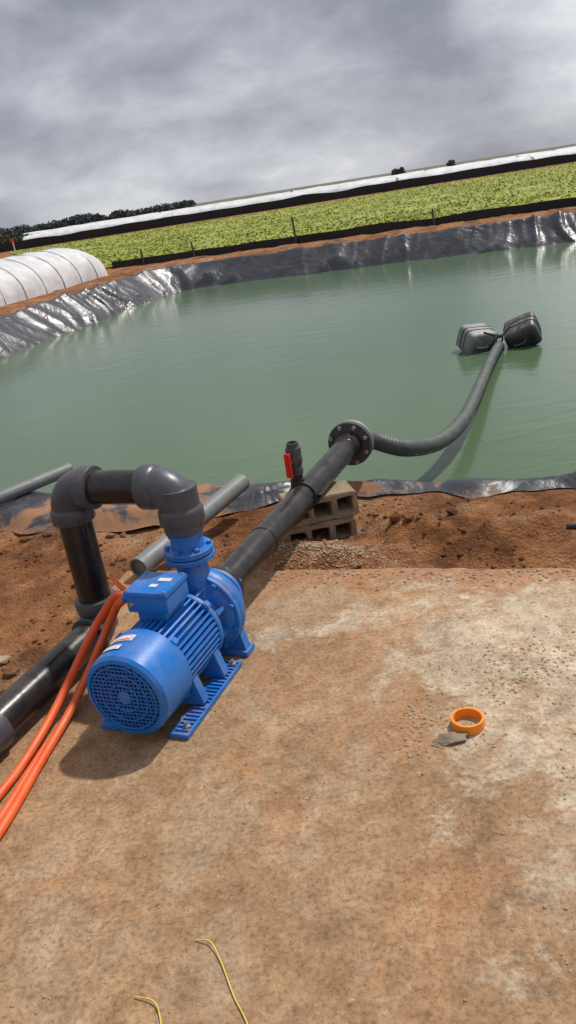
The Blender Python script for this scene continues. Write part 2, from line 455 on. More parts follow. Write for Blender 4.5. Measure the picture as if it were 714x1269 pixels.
for i in range(nf):
    a0=2*math.pi*i/nf
    for (da,r) in ((-.055,.118),(-.024,.143),(.024,.143),(.055,.118)):
        sec.append((a0+da,r))
va=[bm.verts.new(A(.178,r*math.cos(a),r*math.sin(a))) for a,r in sec]
vb=[bm.verts.new(A(.425,r*math.cos(a),r*math.sin(a))) for a,r in sec]
m_=len(sec)
for i in range(m_): bm.faces.new((va[i],va[(i+1)%m_],vb[(i+1)%m_],vb[i]))
bm.faces.new(va); bm.faces.new(vb[::-1])
from_bm('finned_motor_body',bm,M_blue,pump)
lathe('motor_end_shield',A(.42),D,[(0,.12),(0,.142),(.004,.146),(.02,.146),(.026,.139),(.04,.12),(.05,.1)],M_bluecast,pump,56)
bm=bmesh.new()
for a in (45,135,225,315):
    for t in (.185,.43):
        aa=rad(a); c=A(t,.143*math.cos(aa),.143*math.sin(aa))
        box_bm(bm,c,D,(S*math.cos(aa)+Z*math.sin(aa)),(-S*math.sin(aa)+Z*math.cos(aa)),.03,.03,.026)
bmesh.ops.bevel(bm,geom=bm.edges[:],offset=.004,segments=2,affect='EDGES')
from_bm('end_shield_lugs',bm,M_bluecast,pump,True,35)
lathe('pump_bracket',A(.465),D,[(0,.10),(.01,.098),(.03,.085),(.05,.1),(.06,.14),(.066,.15)],M_bluecast,pump,48)
bm=bmesh.new()
for a in range(0,360,45):
    aa=rad(a+22); r_=S*math.cos(aa)+Z*math.sin(aa); t_=-S*math.sin(aa)+Z*math.cos(aa)
    box_bm(bm,A(.495)+r_*.1,D,r_,t_,.07,.07,.012)
from_bm('bracket_ribs',bm,M_bluecast,pump)
bm=bmesh.new(); ns=56; rings=[]
cs=[(-.05,.0),(-.05,.55),(-.047,.8),(-.036,.93),(-.018,.99),(0,1),(.018,.99),(.036,.93),(.047,.8),(.05,.55),(.055,.45),(.06,.0)]
for i in range(ns):
    a=2*math.pi*i/ns
    R=.150+.026*((a-math.pi*.5)%(2*math.pi))/(2*math.pi)
    rings.append([bm.verts.new(A(.575+h*1.0,max(.002,R*q)*math.cos(a),max(.002,R*q)*math.sin(a))) for h,q in cs])
for i in range(ns):
    a,b=rings[i],rings[(i+1)%ns]
    for j in range(len(cs)-1): bm.faces.new((a[j],a[j+1],b[j+1],b[j]))
from_bm('volute_casing',bm,M_bluecast,pump,True,40)
lathe('casing_cover_flange',A(.532),D,disc_prof(0,.022,.168),M_bluecast,pump,56)
bolts('casing_bolts',A(.54),D,.155,10,M_bluecast,pump,.010,.042)
VP=A(.56)
lathe('discharge_neck',VP+Z*.08,Z,[(0,.075),(.06,.07),(.1,.058),(.16,.052),(.175,.055)],M_bluecast,pump,40)
lathe('discharge_flange',VP+Z*.225,Z,disc_prof(0,.02,.092),M_bluecast,pump,48)
lathe('companion_flange',VP+Z*.249,Z,[(0,.089),(.003,.092),(.019,.092),(.022,.089),(.024,.062),(.07,.058),(.072,.066),(.084,.066),(.086,.06)],M_blue,pump,48)
bolts('discharge_bolts',VP+Z*.248,Z,.077,6,M_bluecast,pump,.010,.07)
lathe('suction_nozzle',A(.62),D,[(0,.09),(.02,.075),(.05,.062),(.07,.066)],M_bluecast,pump,40)
lathe('suction_flange',A(.69),D,disc_prof(0,.022,.105),M_bluecast,pump,48)
bolts('suction_bolts',A(.715),D,.088,8,M_bluecast,pump,.009,.07)
for sgn,nm in ((1,'foot_rail_a'),(-1,'foot_rail_b')):
    box(nm,A(.27,sgn*.135,-.169),D,S,Z,.44,.07,.018,M_bluecast,pump,.004)
    bm=bmesh.new()
    for t in [.07+.02*i for i in range(21)]:
        if .2<t<.23: continue
        box_bm(bm,A(t,sgn*.14,-.157),D,S,Z,.008,.05,.007)
    from_bm('rail_ribs',bm,M_bluecast,pump)
    for t in (.22,.385):
        bm=bmesh.new()
        p=[A(t,sgn*.07,-.08),A(t,sgn*.125,-.03),A(t,sgn*.16,-.15),A(t,sgn*.07,-.158)]
        v1=[bm.verts.new(q-D*.022) for q in p]; v2=[bm.verts.new(q+D*.022) for q in p]
        bm.faces.new(v1); bm.faces.new(v2[::-1])
        for i in range(4): bm.faces.new((v1[i],v1[(i+1)%4],v2[(i+1)%4],v2[i]))
        bmesh.ops.bevel(bm,geom=bm.edges[:],offset=.004,segments=2,affect='EDGES')
        from_bm('foot_web',bm,M_bluecast,pump,True,35)
    for t in (.085,.455):
        lathe('hold_down_bolt',A(t,sgn*.15,-.160),Z,[(0,.013),(.012,.013),(.013,.007),(.025,.006)],M_bolt,pump,6)
box('volute_foot',A(.575,.0,-.168),D,S,Z,.07,.34,.022,M_bluecast,pump,.005)
for sgn in (1,-1):
    bm=bmesh.new()
    p=[A(.575,sgn*.06,-.12),A(.575,sgn*.14,-.06),A(.575,sgn*.16,-.156),A(.575,sgn*.06,-.156)]
    v1=[bm.verts.new(q-D*.02) for q in p]; v2=[bm.verts.new(q+D*.02) for q in p]
    bm.faces.new(v1); bm.faces.new(v2[::-1])
    for i in range(4): bm.faces.new((v1[i],v1[(i+1)%4],v2[(i+1)%4],v2[i]))
    from_bm('volute_foot_web',bm,M_bluecast,pump)
box('terminal_box_pedestal',A(.32,-.01,.145),D,S,Z,.12,.11,.05,M_blue,pump,.006)
box('terminal_box',A(.32,-.01,.2),D,S,Z,.15,.16,.062,M_blue,pump,.008)
box('terminal_box_lid',A(.32,-.01,.241),D,S,Z,.16,.17,.016,M_blue,pump,.005,taper=.97)
bm=bmesh.new()
for a in (-1,1):
    for b in (-1,1): lathe_bm(bm,A(.32+a*.067,-.01+b*.072,.249),Z,[(0,.006),(.004,.006)],8)
from_bm('lid_screws',bm,M_bolt,pump)
box('lid_label',A(.34,.02,.2505),D,S,Z,.022,.05,.001,M_label,pump,0)
box('lid_label',A(.295,.0,.2505),D,S,Z,.02,.03,.001,M_label,pump,0)
lathe('cable_gland',A(.30,-.092,.195),-S,[(0,.02),(.012,.02),(.013,.015),(.03,.015),(.032,.018),(.045,.016)],M_blue,pump,12)
lathe('cable_gland',A(.252,-.07,.2),-D-S*.3,[(-.02,.012),(.0,.012),(.014,.01)],M_bolt,pump,12)
def curved(name,t0,t1,a0,a1,r,mat):
    bm=bmesh.new(); A1=[];B1=[]
    for i in range(9):
        a=rad(lerp(a0,a1,i/8)); A1.append(bm.verts.new(A(t0,r*math.cos(a),r*math.sin(a)))); B1.append(bm.verts.new(A(t1,r*math.cos(a),r*math.sin(a))))
    for i in range(8): bm.faces.new((A1[i],A1[i+1],B1[i+1],B1[i]))
    from_bm(name,bm,mat,pump,True)
curved('warning_label',.05,.075,95,122,.1545,M_label)
curved('warning_label',.10,.135,88,125,.1545,M_label)
curved('warning_label_stripe',.105,.112,92,118,.1550,M_labelred)
pts=[A(.46,0,.155)+S*.022*math.cos(a*math.pi/10)+Z*.022*math.sin(a*math.pi/10) for a in range(21)]
tube('lifting_eye',pts,.006,M_bluecast,pump,8,False)

# ------------------------------------------------------------ discharge pipework
dis=empty('discharge_pipe',VP+Z*.33)
C1=Vector((VP.x,VP.y,.685))
C2=C1-S*.475; C3=Vector((C2.x,C2.y,.085))
def elbow(name,c,d1,d2,mat,par,R=.085,r=.074,leg=.125,col=.083,leg2=None):
    c=Vector(c); d1=Vector(d1);d2=Vector(d2); leg2=leg2 or leg
    path=[c+d1*leg]
    for i in range(13):
        a=i/12*math.pi/2
        path.append(c+d1*R*(1-math.sin(a))+d2*R*(1-math.cos(a)))
    path.append(c+d2*leg2)
    tube(name,path,r,mat,par,40)
    for d,lg in ((d1,leg),(d2,leg2)):
        lathe(name+'_collar',c+d*(R-.012),d,[(0,r),(.008,col-.002),(.016,col),(lg-R+.015,col),(lg-R+.02,col-.003),(lg-R+.0205,.066)],mat,par,40)
elbow('elbow_top',C1,-Z,-S,M_grey,dis)
elbow('elbow_top',C2,S,-Z,M_grey,dis)
lathe('riser_socket',VP+Z*.335,Z,[(0,.06),(.002,.072),(.03,.074),(.17,.074)],M_grey,dis,40)
lathe('crossover_pipe',C1-S*.1,-S,[(0,.064),(.275,.064)],M_black,dis,40)
lathe('down_pipe',C2-Z*.1,-Z,[(0,.064),(.5,.064)],M_black,dis,40)
elbow('elbow_base',C3,Z,-D,M_grey,dis,leg=.125,leg2=.09)
lathe('delivery_pipe',C3-D*.1,-D,[(0,.066),(3.5,.066)],M_black,dis,40)
lathe('pipe_coupling',C3-D*.66,-D,[(0,.067),(.002,.08),(.15,.08),(.152,.067)],M_grey,dis,40)

# ------------------------------------------------------------ suction line
suc=empty('suction_pipe',A(.75))
lathe('stub_flange',A(.714),D,[(0,.098),(.003,.102),(.02,.102),(.023,.09),(.03,.074),(.09,.07)],M_black,suc,44)
lathe('suction_main',A(.74),D,[(0,.0665),(1.79,.0665)],M_black,suc,44)
lathe('pipe_weld_bead',A(1.17),D,[(0,.066),(.004,.0705),(.01,.0705),(.014,.066)],M_black,suc,44)
lathe('flange_stub_end',A(2.42),D,[(0,.067),(.01,.076),(.08,.079),(.095,.092),(.1,.092)],M_black,suc,44)
lathe('backing_flange',A(2.50),D,disc_prof(0,.024,.132,.004),M_grey,suc,52)
lathe('backing_flange',A(2.532),D,disc_prof(0,.026,.132,.004),M_steel,suc,52)
bolts('flange_bolts',A(2.53),D,.112,8,M_bolt,suc,.012,.11)
vb=A(1.73,-.03)
lathe('pipe_saddle',A(1.69),D,[(0,.067),(.002,.076),(.075,.076),(.077,.067)],M_black,suc,40)
box('saddle_ear',A(1.73,.085,.0),D,S,Z,.06,.022,.02,M_black,suc,.003)
box('saddle_ear',A(1.73,-.085,.0),D,S,Z,.06,.022,.02,M_black,suc,.003)
lathe('saddle_boss',vb+Z*.045,Z,[(0,.038),(.04,.036),(.042,.03),(.075,.03)],M_black,suc,28)
val=empty('ball_valve',vb+Z*.11)
lathe('lower_union',vb+Z*.112,Z,[(0,.028),(.002,.037),(.034,.037),(.038,.033)],M_grey,val,10)
lathe('valve_body',vb+Z*.146,Z,[(0,.031),(.01,.034),(.03,.040),(.055,.040),(.072,.033)],M_grey,val,28)
lathe('upper_union',vb+Z*.213,Z,[(0,.033),(.002,.040),(.036,.040),(.038,.031),(.062,.031),(.062,.024),(.045,.024)],M_grey,val,10)
hd=(Vector((-.60,-.80,0))).normalized(); hs=Vector((hd.y,-hd.x,0))
lathe('handle_stem',vb+Z*.185,hd,[(.02,.014),(.055,.014)],M_red,val,16)
box('handle',vb+Z*.172+hd*.057,hs,Z,hd,.034,.125,.014,M_red,val,.005)
box('handle_rib',vb+Z*.168+hd*.067,hs,Z,hd,.008,.11,.009,M_red,val,.002)

hose=empty('suction_hose',A(2.6))
hp=[A(2.555),A(2.64),Vector((.585,4.75,.10)),Vector((.79,4.80,.0)),Vector((1.06,5.09,-.09)),Vector((1.35,5.61,-.135)),Vector((1.70,6.47,-.17)),Vector((2.08,7.45,-.2)),Vector((2.40,8.22,-.22)),Vector((2.5,8.5,-.3)),Vector((2.56,8.7,-.6))]
cp=catmull(hp,44)
tube('hose_wall',cp,lambda t:(.054 if t<.5 else .05)+.0009*math.sin(t*len(cp)*1.6),M_hose,hose,20)
lathe('hose_clamp',A(2.575),D,[(0,.058),(.001,.066),(.03,.066),(.031,.058)],M_steel,hose,32)

# ------------------------------------------------------------ floats
def jerrycan(loc,rot,mat,sx=.36,sy=.2,sz=.3):
    em=empty('floating_jerrycan',loc)
    R=rot.to_matrix(); X,Y,Zl=R.col[0].copy(),R.col[1].copy(),R.col[2].copy()
    loc=Vector(loc)
    secs=[]
    K=[(-.5,.80,.80),(-.49,.92,.9),(-.46,.985,.98),(-.42,1,1),(-.2,1,1),(-.185,.955,.93),(-.15,.955,.93),(-.135,1,1),(.02,1,1),(.035,.955,.93),(.07,.955,.93),(.085,1,1),(.34,1,1),(.42,.97,.95),(.47,.88,.8),(.5,.72,.5)]
    bm=bmesh.new()
    for (h,kx,ky) in K:
        ring=[]
        for i in range(32):
            a=2*math.pi*i/32; c,s=math.cos(a),math.sin(a)
            px=math.copysign(abs(c)**.35,c)*sx/2*kx; py=math.copysign(abs(s)**.35,s)*sy/2*ky
            dn=1+.05*noise.noise(Vector((c*1.3,s*1.3,h*3+loc.x)))
            ring.append(bm.verts.new(loc+X*px*dn+Y*py*dn+Zl*h*sz))
        secs.append(ring)
    for a,b in zip(secs,secs[1:]):
        for i in range(32): bm.faces.new((a[i],a[(i+1)%32],b[(i+1)%32],b[i]))
    bm.faces.new(secs[0][::-1]); bm.faces.new(secs[-1])
    from_bm('can_body',bm,mat,em,True,40)
    lathe('can_cap',loc+X*sx*.3+Zl*sz*.47,Zl,[(0,.026),(.012,.03),(.035,.03),(.038,.026)],M_black,em,16)
    hpnt=[loc-X*sx*.28+Zl*sz*.46,loc-X*sx*.25+Zl*sz*.6,loc+X*sx*.02+Zl*sz*.62,loc+X*sx*.08+Zl*sz*.46]
    tube('can_handle',catmull(hpnt,6),.012,mat,em,10)
    for q in (-.17,.05):
        bm=bmesh.new(); pts=[]
        for i in range(33):
            a=2*math.pi*i/32; c,s=math.cos(a),math.sin(a)
            pts.append(loc+X*math.copysign(abs(c)**.35,c)*sx/2*.99+Y*math.copysign(abs(s)**.35,s)*sy/2*.98+Zl*q*sz)
        tube_bm(bm,pts,.007,6,False); from_bm('tie_rope',bm,M_rope,em,True)
    return em
jerrycan((2.31,8.66,-.20),Euler((rad(108),rad(6),rad(16))),M_jug2,.34,.26,.30)
jerrycan((2.77,8.56,-.18),Euler((rad(112),rad(-20),rad(-24))),M_jug,.35,.26,.32)
rp=empty('float_rope',(2.5,8.5,-.1))
tube('rope',catmull([(2.34,8.5,-.10),(2.42,8.45,-.13),(2.5,8.45,-.16),(2.62,8.5,-.08)],8),.012,M_rope,rp,8)
tube('rope_lashing',catmull([(2.44,8.36,-.13),(2.5,8.40,-.14),(2.52,8.46,-.2),(2.46,8.46,-.28),(2.38,8.38,-.25),(2.40,8.34,-.16),(2.46,8.38,-.12)],6),.01,M_rope,rp,8)

# ------------------------------------------------------------ concrete blocks under the pipe
def hollow_block(c,az,w,h,dep):
    bm=bmesh.new(); ax=Vector((math.cos(az),math.sin(az),0)); ay=Vector((-ax.y,ax.x,0)); c=Vector(c)
    t=.03
    xs=[-w/2,-w/2+t,-w/6-t/2,-w/6+t/2,w/6-t/2,w/6+t/2,w/2-t,w/2]; zs=[-h/2,-h/2+t,h/2-t,h/2]
    NXb=len(xs)
    V={}
    for s_,dy in ((0,-dep/2),(1,dep/2)):
        for i,x in enumerate(xs):
            for j,z in enumerate(zs):
                jx=.007*noise.noise(Vector((x*40,z*40,dy*9+az))); V[(s_,i,j)]=bm.verts.new(c+ax*(x+jx)+ay*(dy+jx)+Z*(z+jx))
    hole=lambda i,j: j==1 and i in (1,3,5)
    for i in range(NXb-1):
        for j in range(3):
            if hole(i,j):
                q=[(i,j),(i+1,j),(i+1,j+1),(i,j+1)]
                for a,b in zip(q,q[1:]+q[:1]): bm.faces.new((V[(0,)+a],V[(0,)+b],V[(1,)+b],V[(1,)+a]))
                bm.faces.new([V[(1,)+a] for a in q])
                continue
            for s_ in (0,1): bm.faces.new([V[(s_,i,j)],V[(s_,i+1,j)],V[(s_,i+1,j+1)],V[(s_,i,j+1)]])
    for i in range(NXb-1):
        for j in (0,3): bm.faces.new((V[(0,i,j)],V[(0,i+1,j)],V[(1,i+1,j)],V[(1,i,j)]))
    for j in range(3):
        for i in (0,NXb-1): bm.faces.new((V[(0,i,j)],V[(0,i,j+1)],V[(1,i,j+1)],V[(1,i,j)]))
    bmesh.ops.recalc_face_normals(bm,faces=bm.faces)
    bmesh.ops.bevel(bm,geom=[e for e in bm.edges if e.calc_face_angle(0)>.5],offset=.005,segments=2,affect='EDGES')
    return from_bm('hollow_concrete_block',bm,M_block,None,True,40)
hollow_block((.165,3.98,.045),rad(10),.38,.135,.2)
hollow_block((.145,3.97,-.093),rad(5),.38,.135,.2)

# ------------------------------------------------------------ loose pipes
def hollow_pipe(name,a,b,r,mat):
    a=Vector(a);b=Vector(b); L=(b-a).length; d=(b-a)/L
    e_=empty(name,a)
    lathe('pipe_wall',a,d,[(.02,r*.86),(0,r*.86),(0,r),(L,r),(L,r*.86),(L-.25,r*.86)],mat,e_,32)
hollow_pipe('grey_pvc_pipe',(-.74,3.49,.055),(-.235,4.40,.085),.05,M_grey2)
hollow_pipe('grey_pvc_pipe',(-2.9,3.98,.0),(-1.43,5.35,.05),.042,M_grey2)
hollow_pipe('black_pipe_offcut',W(.06,3.47,.035),W(.7,3.42,.045),.015,M_black)

# ------------------------------------------------------------ orange conduits
cab=empty('orange_power_cable',A(.3,-.15,.0))
def cable(pts,r=.0155):
    tube('conduit',catmull(pts,12),r,M_orange,cab,14)
cable([A(.30,-.13,.195),A(.30,-.165,.17),(-.69,2.575,.27),(-.736,2.56,.2),(-.815,2.50,.085),(-.868,2.38,.03),(-.915,2.171,.017),(-.966,1.879,.017),(-1.05,1.6,.017),(-1.2,1.3,.017)],.0150)
cable([A(.305,-.13,.2),A(.31,-.18,.19),(-.72,2.605,.285),(-.775,2.59,.22),(-.85,2.53,.12),(-.912,2.40,.05),(-.965,2.21,.02),(-1.014,2.04,.017),(-1.14,1.72,.017),(-1.35,1.4,.017)],.0150)
cable([A(.295,-.13,.19),A(.30,-.175,.155),(-.705,2.62,.25),(-.755,2.60,.17),(-.825,2.52,.075),(-.88,2.38,.02),(-.932,2.19,.014),(-.992,1.9,.014),(-1.1,1.6,.014),(-1.26,1.3,.014)],.0130)
cable([A(.32,-.13,.2),A(.36,-.2,.22),A(.40,-.24,.22)],.009)

# ------------------------------------------------------------ small things on slab
bm=bmesh.new()
lathe_bm(bm,Vector((.445,2.04,.0)),Z,[(.001,.043),(.001,.05),(.032,.05),(.032,.043),(.001,.043)],48,False,False)
from_bm('orange_ring',bm,M_ring,None,True,35)
bm=bmesh.new(); bmesh.ops.create_icosphere(bm,subdivisions=3,radius=1)
for v in bm.verts:
    f=1+.55*fbm(v.co.x*1.5+4,v.co.y*1.5,v.co.z*1.5,3)
    v.co=Vector((v.co.x*.05*f,v.co.y*.026*f,max(-.4,v.co.z)*.010*f+.005+v.co.x*.005))+Vector((.37,1.985,0))
from_bm('stone_flake',bm,M_slate,None,True,25)
tw=empty('yellow_twine',(-.25,1.1,0))
def twine(pts): tube('twine_strand',catmull([Vector(p) for p in pts],8),.0018,M_yellow,tw,6)
twine([(-.373,1.416,.004),(-.336,1.398,.010),(-.310,1.342,.004),(-.282,1.258,.004),(-.25,1.18,.004),(-.235,1.08,.004)])
twine([(-.503,1.292,.004),(-.461,1.273,.008),(-.444,1.242,.004),(-.44,1.19,.004),(-.47,1.08,.004)])

def rocks(name,items,mat):
    base=bmesh.new(); bmesh.ops.create_icosphere(base,subdivisions=1,radius=1)
    bv=[v.co.copy() for v in base.verts]; bf=[[v.index for v in f.verts] for f in base.faces]; base.free()
    vs=[];fs=[]
    for (p,r) in items:
        k0=len(vs); sx,sy,sz=random.uniform(.7,1.3),random.uniform(.7,1.2),random.uniform(.45,.8); an=random.random()*6.28; c,s=math.cos(an),math.sin(an)
        for q in bv:
            f=random.uniform(.75,1.2); x,y,z=q.x*sx*f*r,q.y*sy*f*r,q.z*sz*f*r
            vs.append((p[0]+x*c-y*s,p[1]+x*s+y*c,p[2]+z+r*.25))
        fs+=[[i+k0 for i in f] for f in bf]
    me=bpy.data.meshes.new(name); me.from_pydata(vs,[],fs); link(name,me,mat)
it=[]
for i in range(2600):
    e=random.uniform(-1.9,1.4); n=random.uniform(.3,3.1)
    if noise.noise(Vector((e*1.3,n*1.3,3)))<-.05 and random.random()<.7: continue
    it.append((W(e,n,0),random.choice([.0015,.002,.0025,.003,.004])*random.uniform(.7,1.5)))
for (cx,cy,sp,k) in ((.33,2.13,.05,90),(.62,2.28,.09,160),(.80,2.35,.08,120),(.66,1.75,.04,25),(.25,1.96,.05,40),(.4,2.02,.06,60)):
    for i in range(k): it.append((Vector((random.gauss(cx,sp),random.gauss(cy,sp),0)),random.uniform(.002,.006)))
for i in range(500):
    e=random.uniform(-1.9,1.2); it.append((W(e,3.12-abs(random.gauss(0,.06)),0),random.uniform(.002,.009)))
rocks('gravel',it,M_stone)
it=[]
for i in range(3200):
    e=random.uniform(-4.2,1.6); n=random.uniform(1.6,4.2)
    if e>SLAB_E0 and n<SLAB_N1+.02: continue
    if e<-1.3 and n>3.8: continue
    r=random.choice([.004,.006,.008,.012])*random.uniform(.7,1.4)
    if random.random()<.04: r=random.uniform(.02,.04)
    it.append((W(e,n,ground_h(e,n)),r))
rocks('soil_clods',it,M_soil)
it=[]
for i in range(1300):
    e=random.gauss(-1.05,.19); n=random.gauss(3.36,.10)
    z=0 if n<SLAB_N1 else ground_h(e,n)
    it.append((W(e,n,z),random.uniform(.003,.008)))
rocks('gravel',it,M_stone)
for (x,y,r) in ((-1.42,2.86,.07),(-1.55,2.98,.09),(-1.62,2.75,.06),(-1.3,3.0,.05),(-1.38,2.72,.05),(-1.7,3.1,.06)):
    bm=bmesh.new(); bmesh.ops.create_icosphere(bm,subdivisions=2,radius=1)
    e,n=EN(x,y); g=ground_h(e,n)
    for v in bm.verts:
        f=1+.3*noise.noise(v.co*1.7+Vector((x*9,0,0)))
        v.co=Vector((v.co.x*r*f,v.co.y*r*.7*f,max(-.3,min(.35,v.co.z))*r*.5))+Vector((x,y,g+.01))
    from_bm('rubble_stone',bm,M_stone,None,False)

# ------------------------------------------------------------ net fences
def netfence(name,pts,h,step=.5,wob=.06):
    vs=[];fs=[]; path=[]
    for a,b in zip(pts,pts[1:]):
        L=(b-a).length; k=max(1,int(L/step))
        path+=[a.lerp(b,i/k) for i in range(k)]
    path.append(pts[-1])
    for i,p in enumerate(path):
        o_=wob*noise.noise(p*.7)
        for j,zz in enumerate((0,.5,1)):
            vs.append((p.x+o_*zz,p.y+o_*zz,p.z+h*zz*(1+.25*noise.noise(Vector((i*.31,0,1))))-.02))
    for i in range(len(path)-1):
        for j in range(2): a=i*3+j; fs.append((a,a+3,a+4,a+1))
    me=bpy.data.meshes.new(name); me.from_pydata(vs,[],fs); return link(name,me,M_net,smooth=True)
netfence('shade_net_fence',[W(-13.6,25),W(20,25),W(40,25)],.25)
for e,h in ((-10.6,.5),(-7.2,.8),(-3.0,.45),(2.2,.45),(9,.5),(15,.5),(-12.4,.5)):
    lathe('fence_post',W(e,24.95,-.05),Z+Vector((random.uniform(-.08,.02),0,0)),[(0,.035),(h+.05,.03)],M_post,None,8)

# ------------------------------------------------------------ crop field
vs=[];fs=[]
NX,NY=150,60; YE=73
for j in range(NY+1):
    for i in range(NX+1):
        u=i/NX; v=(j/NY)**1.4
        x0=lerp(-5.3,60,u)
        yb=(25.3 + x0*SE)/CE
        x1=lerp(-20,62,u); y=lerp(yb,YE+1.2*noise.noise(Vector((x1*.2,0,0))),v); x=lerp(x0,x1,v)
        vs.append((x,y,.05+.05*noise.noise(Vector((x*.8,y*.8,0)))))
for j in range(NY):
    for i in range(NX): a=j*(NX+1)+i; fs.append((a,a+1,a+NX+2,a+NX+1))
me=bpy.data.meshes.new('crop_field'); me.from_pydata(vs,[],fs); link('crop_field',me,M_cropg,smooth=True)
vs=[];fs=[]
for i in range(60000):
    v=random.random()**1.4; u=random.random()
    x0=lerp(-5.3,60,u); yb=(25.4+x0*SE)/CE; x1=lerp(-20,62,u); y=lerp(yb,YE,v); x=lerp(x0,x1,v)
    if x>y*.62+6: continue
    e,n=EN(x,y)
    if random.random()<.5: n=round(n/.75)*.75+random.gauss(0,.2)
    if n<25.3: continue
    if noise.noise(Vector((x*.35,y*.35,0)))<-.28 and random.random()<.7: continue
    p=W(e,n,.05); h=random.uniform(.02,.10); w=random.uniform(.04,.09)
    for k in range(2):
        a=random.random()*6.28; c,s=math.cos(a),math.sin(a); l=random.uniform(.06,.13)
        k0=len(vs)
        bx,by=-s*w*.5,c*w*.5
        vs+=[(p.x-bx,p.y-by,p.z+h*.4),(p.x+bx,p.y+by,p.z+h*.4),(p.x+c*l+bx,p.y+s*l+by,p.z+h),(p.x+c*l-bx,p.y+s*l-by,p.z+h*random.uniform(.8,1.1))]
        fs.append((k0,k0+1,k0+2,k0+3))
me=bpy.data.meshes.new('crop_plants'); me.from_pydata(vs,[],fs); link('crop_plants',me,M_crop)

# ------------------------------------------------------------ far net fence and long white tunnels
netfence('shade_net_fence',[Vector((-60,76,0)),Vector((-16,80.5,0)),Vector((70,80.5,0)),Vector((130,80.5,0))],.78,1.0,.1)
bm=bmesh.new()
def long_tunnel(x0,x1,y,w,h):
    seg=8; k=max(2,int((x1-x0)/1.2)); rings=[]
    for j in range(k+1):
        x=lerp(x0,x1,j/k); hh=h*(1+.035*random.uniform(-1,1)); 
        rings.append([bm.verts.new((x,y-w/2*math.cos(math.pi*i/seg),hh*math.sin(math.pi*i/seg)**.8)) for i in range(seg+1)])
    for a,b in zip(rings,rings[1:]):
        for i in range(seg): bm.faces.new((a[i],a[i+1],b[i+1],b[i]))
    bm.faces.new(rings[0]); bm.faces.new(rings[-1][::-1])
for y in (84,88,93,99,106,114,124):
    x=-21+random.uniform(-1,2)-(y-84)*.25
    while x<130:
        L=random.uniform(10,26); long_tunnel(x,x+L,y,2.6,lerp(1.04,1.16,(y-84)/40)+random.uniform(-.05,.05)); x+=L+random.uniform(.2,.7)
from_bm('white_greenhouse_tunnels',bm,M_filmfar,None,True,50)

def poly_tunnel(e0,e1,n0,n1,h):
    em=empty('white_poly_tunnel',W((e0+e1)/2,(n0+n1)/2,0))
    bm=bmesh.new(); seg=20; w=e1-e0; rings=[]; L=n1-n0; k=int(L/.16)
    for j in range(k+1):
        n=n0+L*j/k; dist=n1-n; ends=1
        if dist<1.1: ends=math.sqrt(max(0.02,1-((1.1-dist)/1.1)**2))
        sag=1-.035*abs(math.sin(math.pi*(n-n0)/.9))
        ring=[]
        for i in range(seg+1):
            a=math.pi*i/seg
            ring.append(bm.verts.new(W((e0+e1)/2-w/2*math.cos(a)*(ends**.5)*sag, n, -.03+h*ends*sag*math.sin(a)**.85+.04*noise.noise(Vector((i*.6,n*2,0))))))
        rings.append(ring)
    for a,b in zip(rings,rings[1:]):
        for i in range(seg): bm.faces.new((a[i],a[i+1],b[i+1],b[i]))
    bm.faces.new(rings[-1][::-1]); bm.faces.new(rings[0])
    from_bm('film_cover',bm,M_film,em,True,60)
    n=n0
    bm=bmesh.new()
    while n<n1-1.0:
        pts=[W((e0+e1)/2-(w/2+.002)*math.cos(math.pi*i/seg),n,-.03+(h+.002)*math.sin(math.pi*i/seg)**.85) for i in range(seg+1)]
        tube_bm(bm,pts,.010,6); n+=.9
    from_bm('hoops',bm,M_filmrib,em,True)
poly_tunnel(-14.7,-12.1,6,22.6,1.05)
poly_tunnel(-18.2,-15.5,6,22.0,1.0)

# ------------------------------------------------------------ distant trees
def foliage(name,clumps,leaf,mat):
    vs=[];fs=[]
    for (c,rx,rz,k) in clumps:
        for i in range(k):
            v=Vector((random.gauss(0,1),random.gauss(0,1),random.gauss(0,1))).normalized()*random.random()**.4
            p=Vector(c)+Vector((v.x*rx,v.y*rx,v.z*rz)); s=leaf*random.uniform(.5,1.3)
            a=Vector((random.uniform(-1,1),random.uniform(-1,1),random.uniform(-1,1))).normalized(); b=a.cross(Vector((random.random(),random.random(),random.random()))).normalized()
            k0=len(vs); vs+=[tuple(p-a*s),tuple(p-b*s),tuple(p+a*s),tuple(p+b*s)]; fs.append((k0,k0+1,k0+2,k0+3))
    me=bpy.data.meshes.new(name); me.from_pydata(vs,[],fs); link(name,me,mat)
cl=[]
x=-64
while x<-24:
    h=random.uniform(1.7,2.7)*(1 if x<-30 else .75); cl.append(((x,92+random.uniform(-3,3),h*.42),random.uniform(1.2,2.2),h*.5,700)); x+=random.uniform(.7,1.3)
foliage('distant_bushes',cl,.13,M_leaf_far)
cl=[];x=-230
while x<-17:
    h=random.uniform(2.8,3.8)+(2.4*max(0,noise.noise(Vector((x*.06,0,0)))))
    if x>-40: h*=.8
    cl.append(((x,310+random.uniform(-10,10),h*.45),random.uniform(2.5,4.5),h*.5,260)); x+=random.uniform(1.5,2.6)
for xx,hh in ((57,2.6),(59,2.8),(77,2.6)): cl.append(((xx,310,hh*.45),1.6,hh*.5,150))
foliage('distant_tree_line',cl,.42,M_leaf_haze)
mk=empty('marker_post',(-20.2,76,0))
lathe('post',(-20.2,76,0),Z,[(0,.06),(1.1,.06)],M_film,mk,8)
box('sign_plate',(-20.2,75.9,.95),(1,0,0),(0,1,0),(0,0,1),.4,.04,.3,M_labelred,mk,.01)

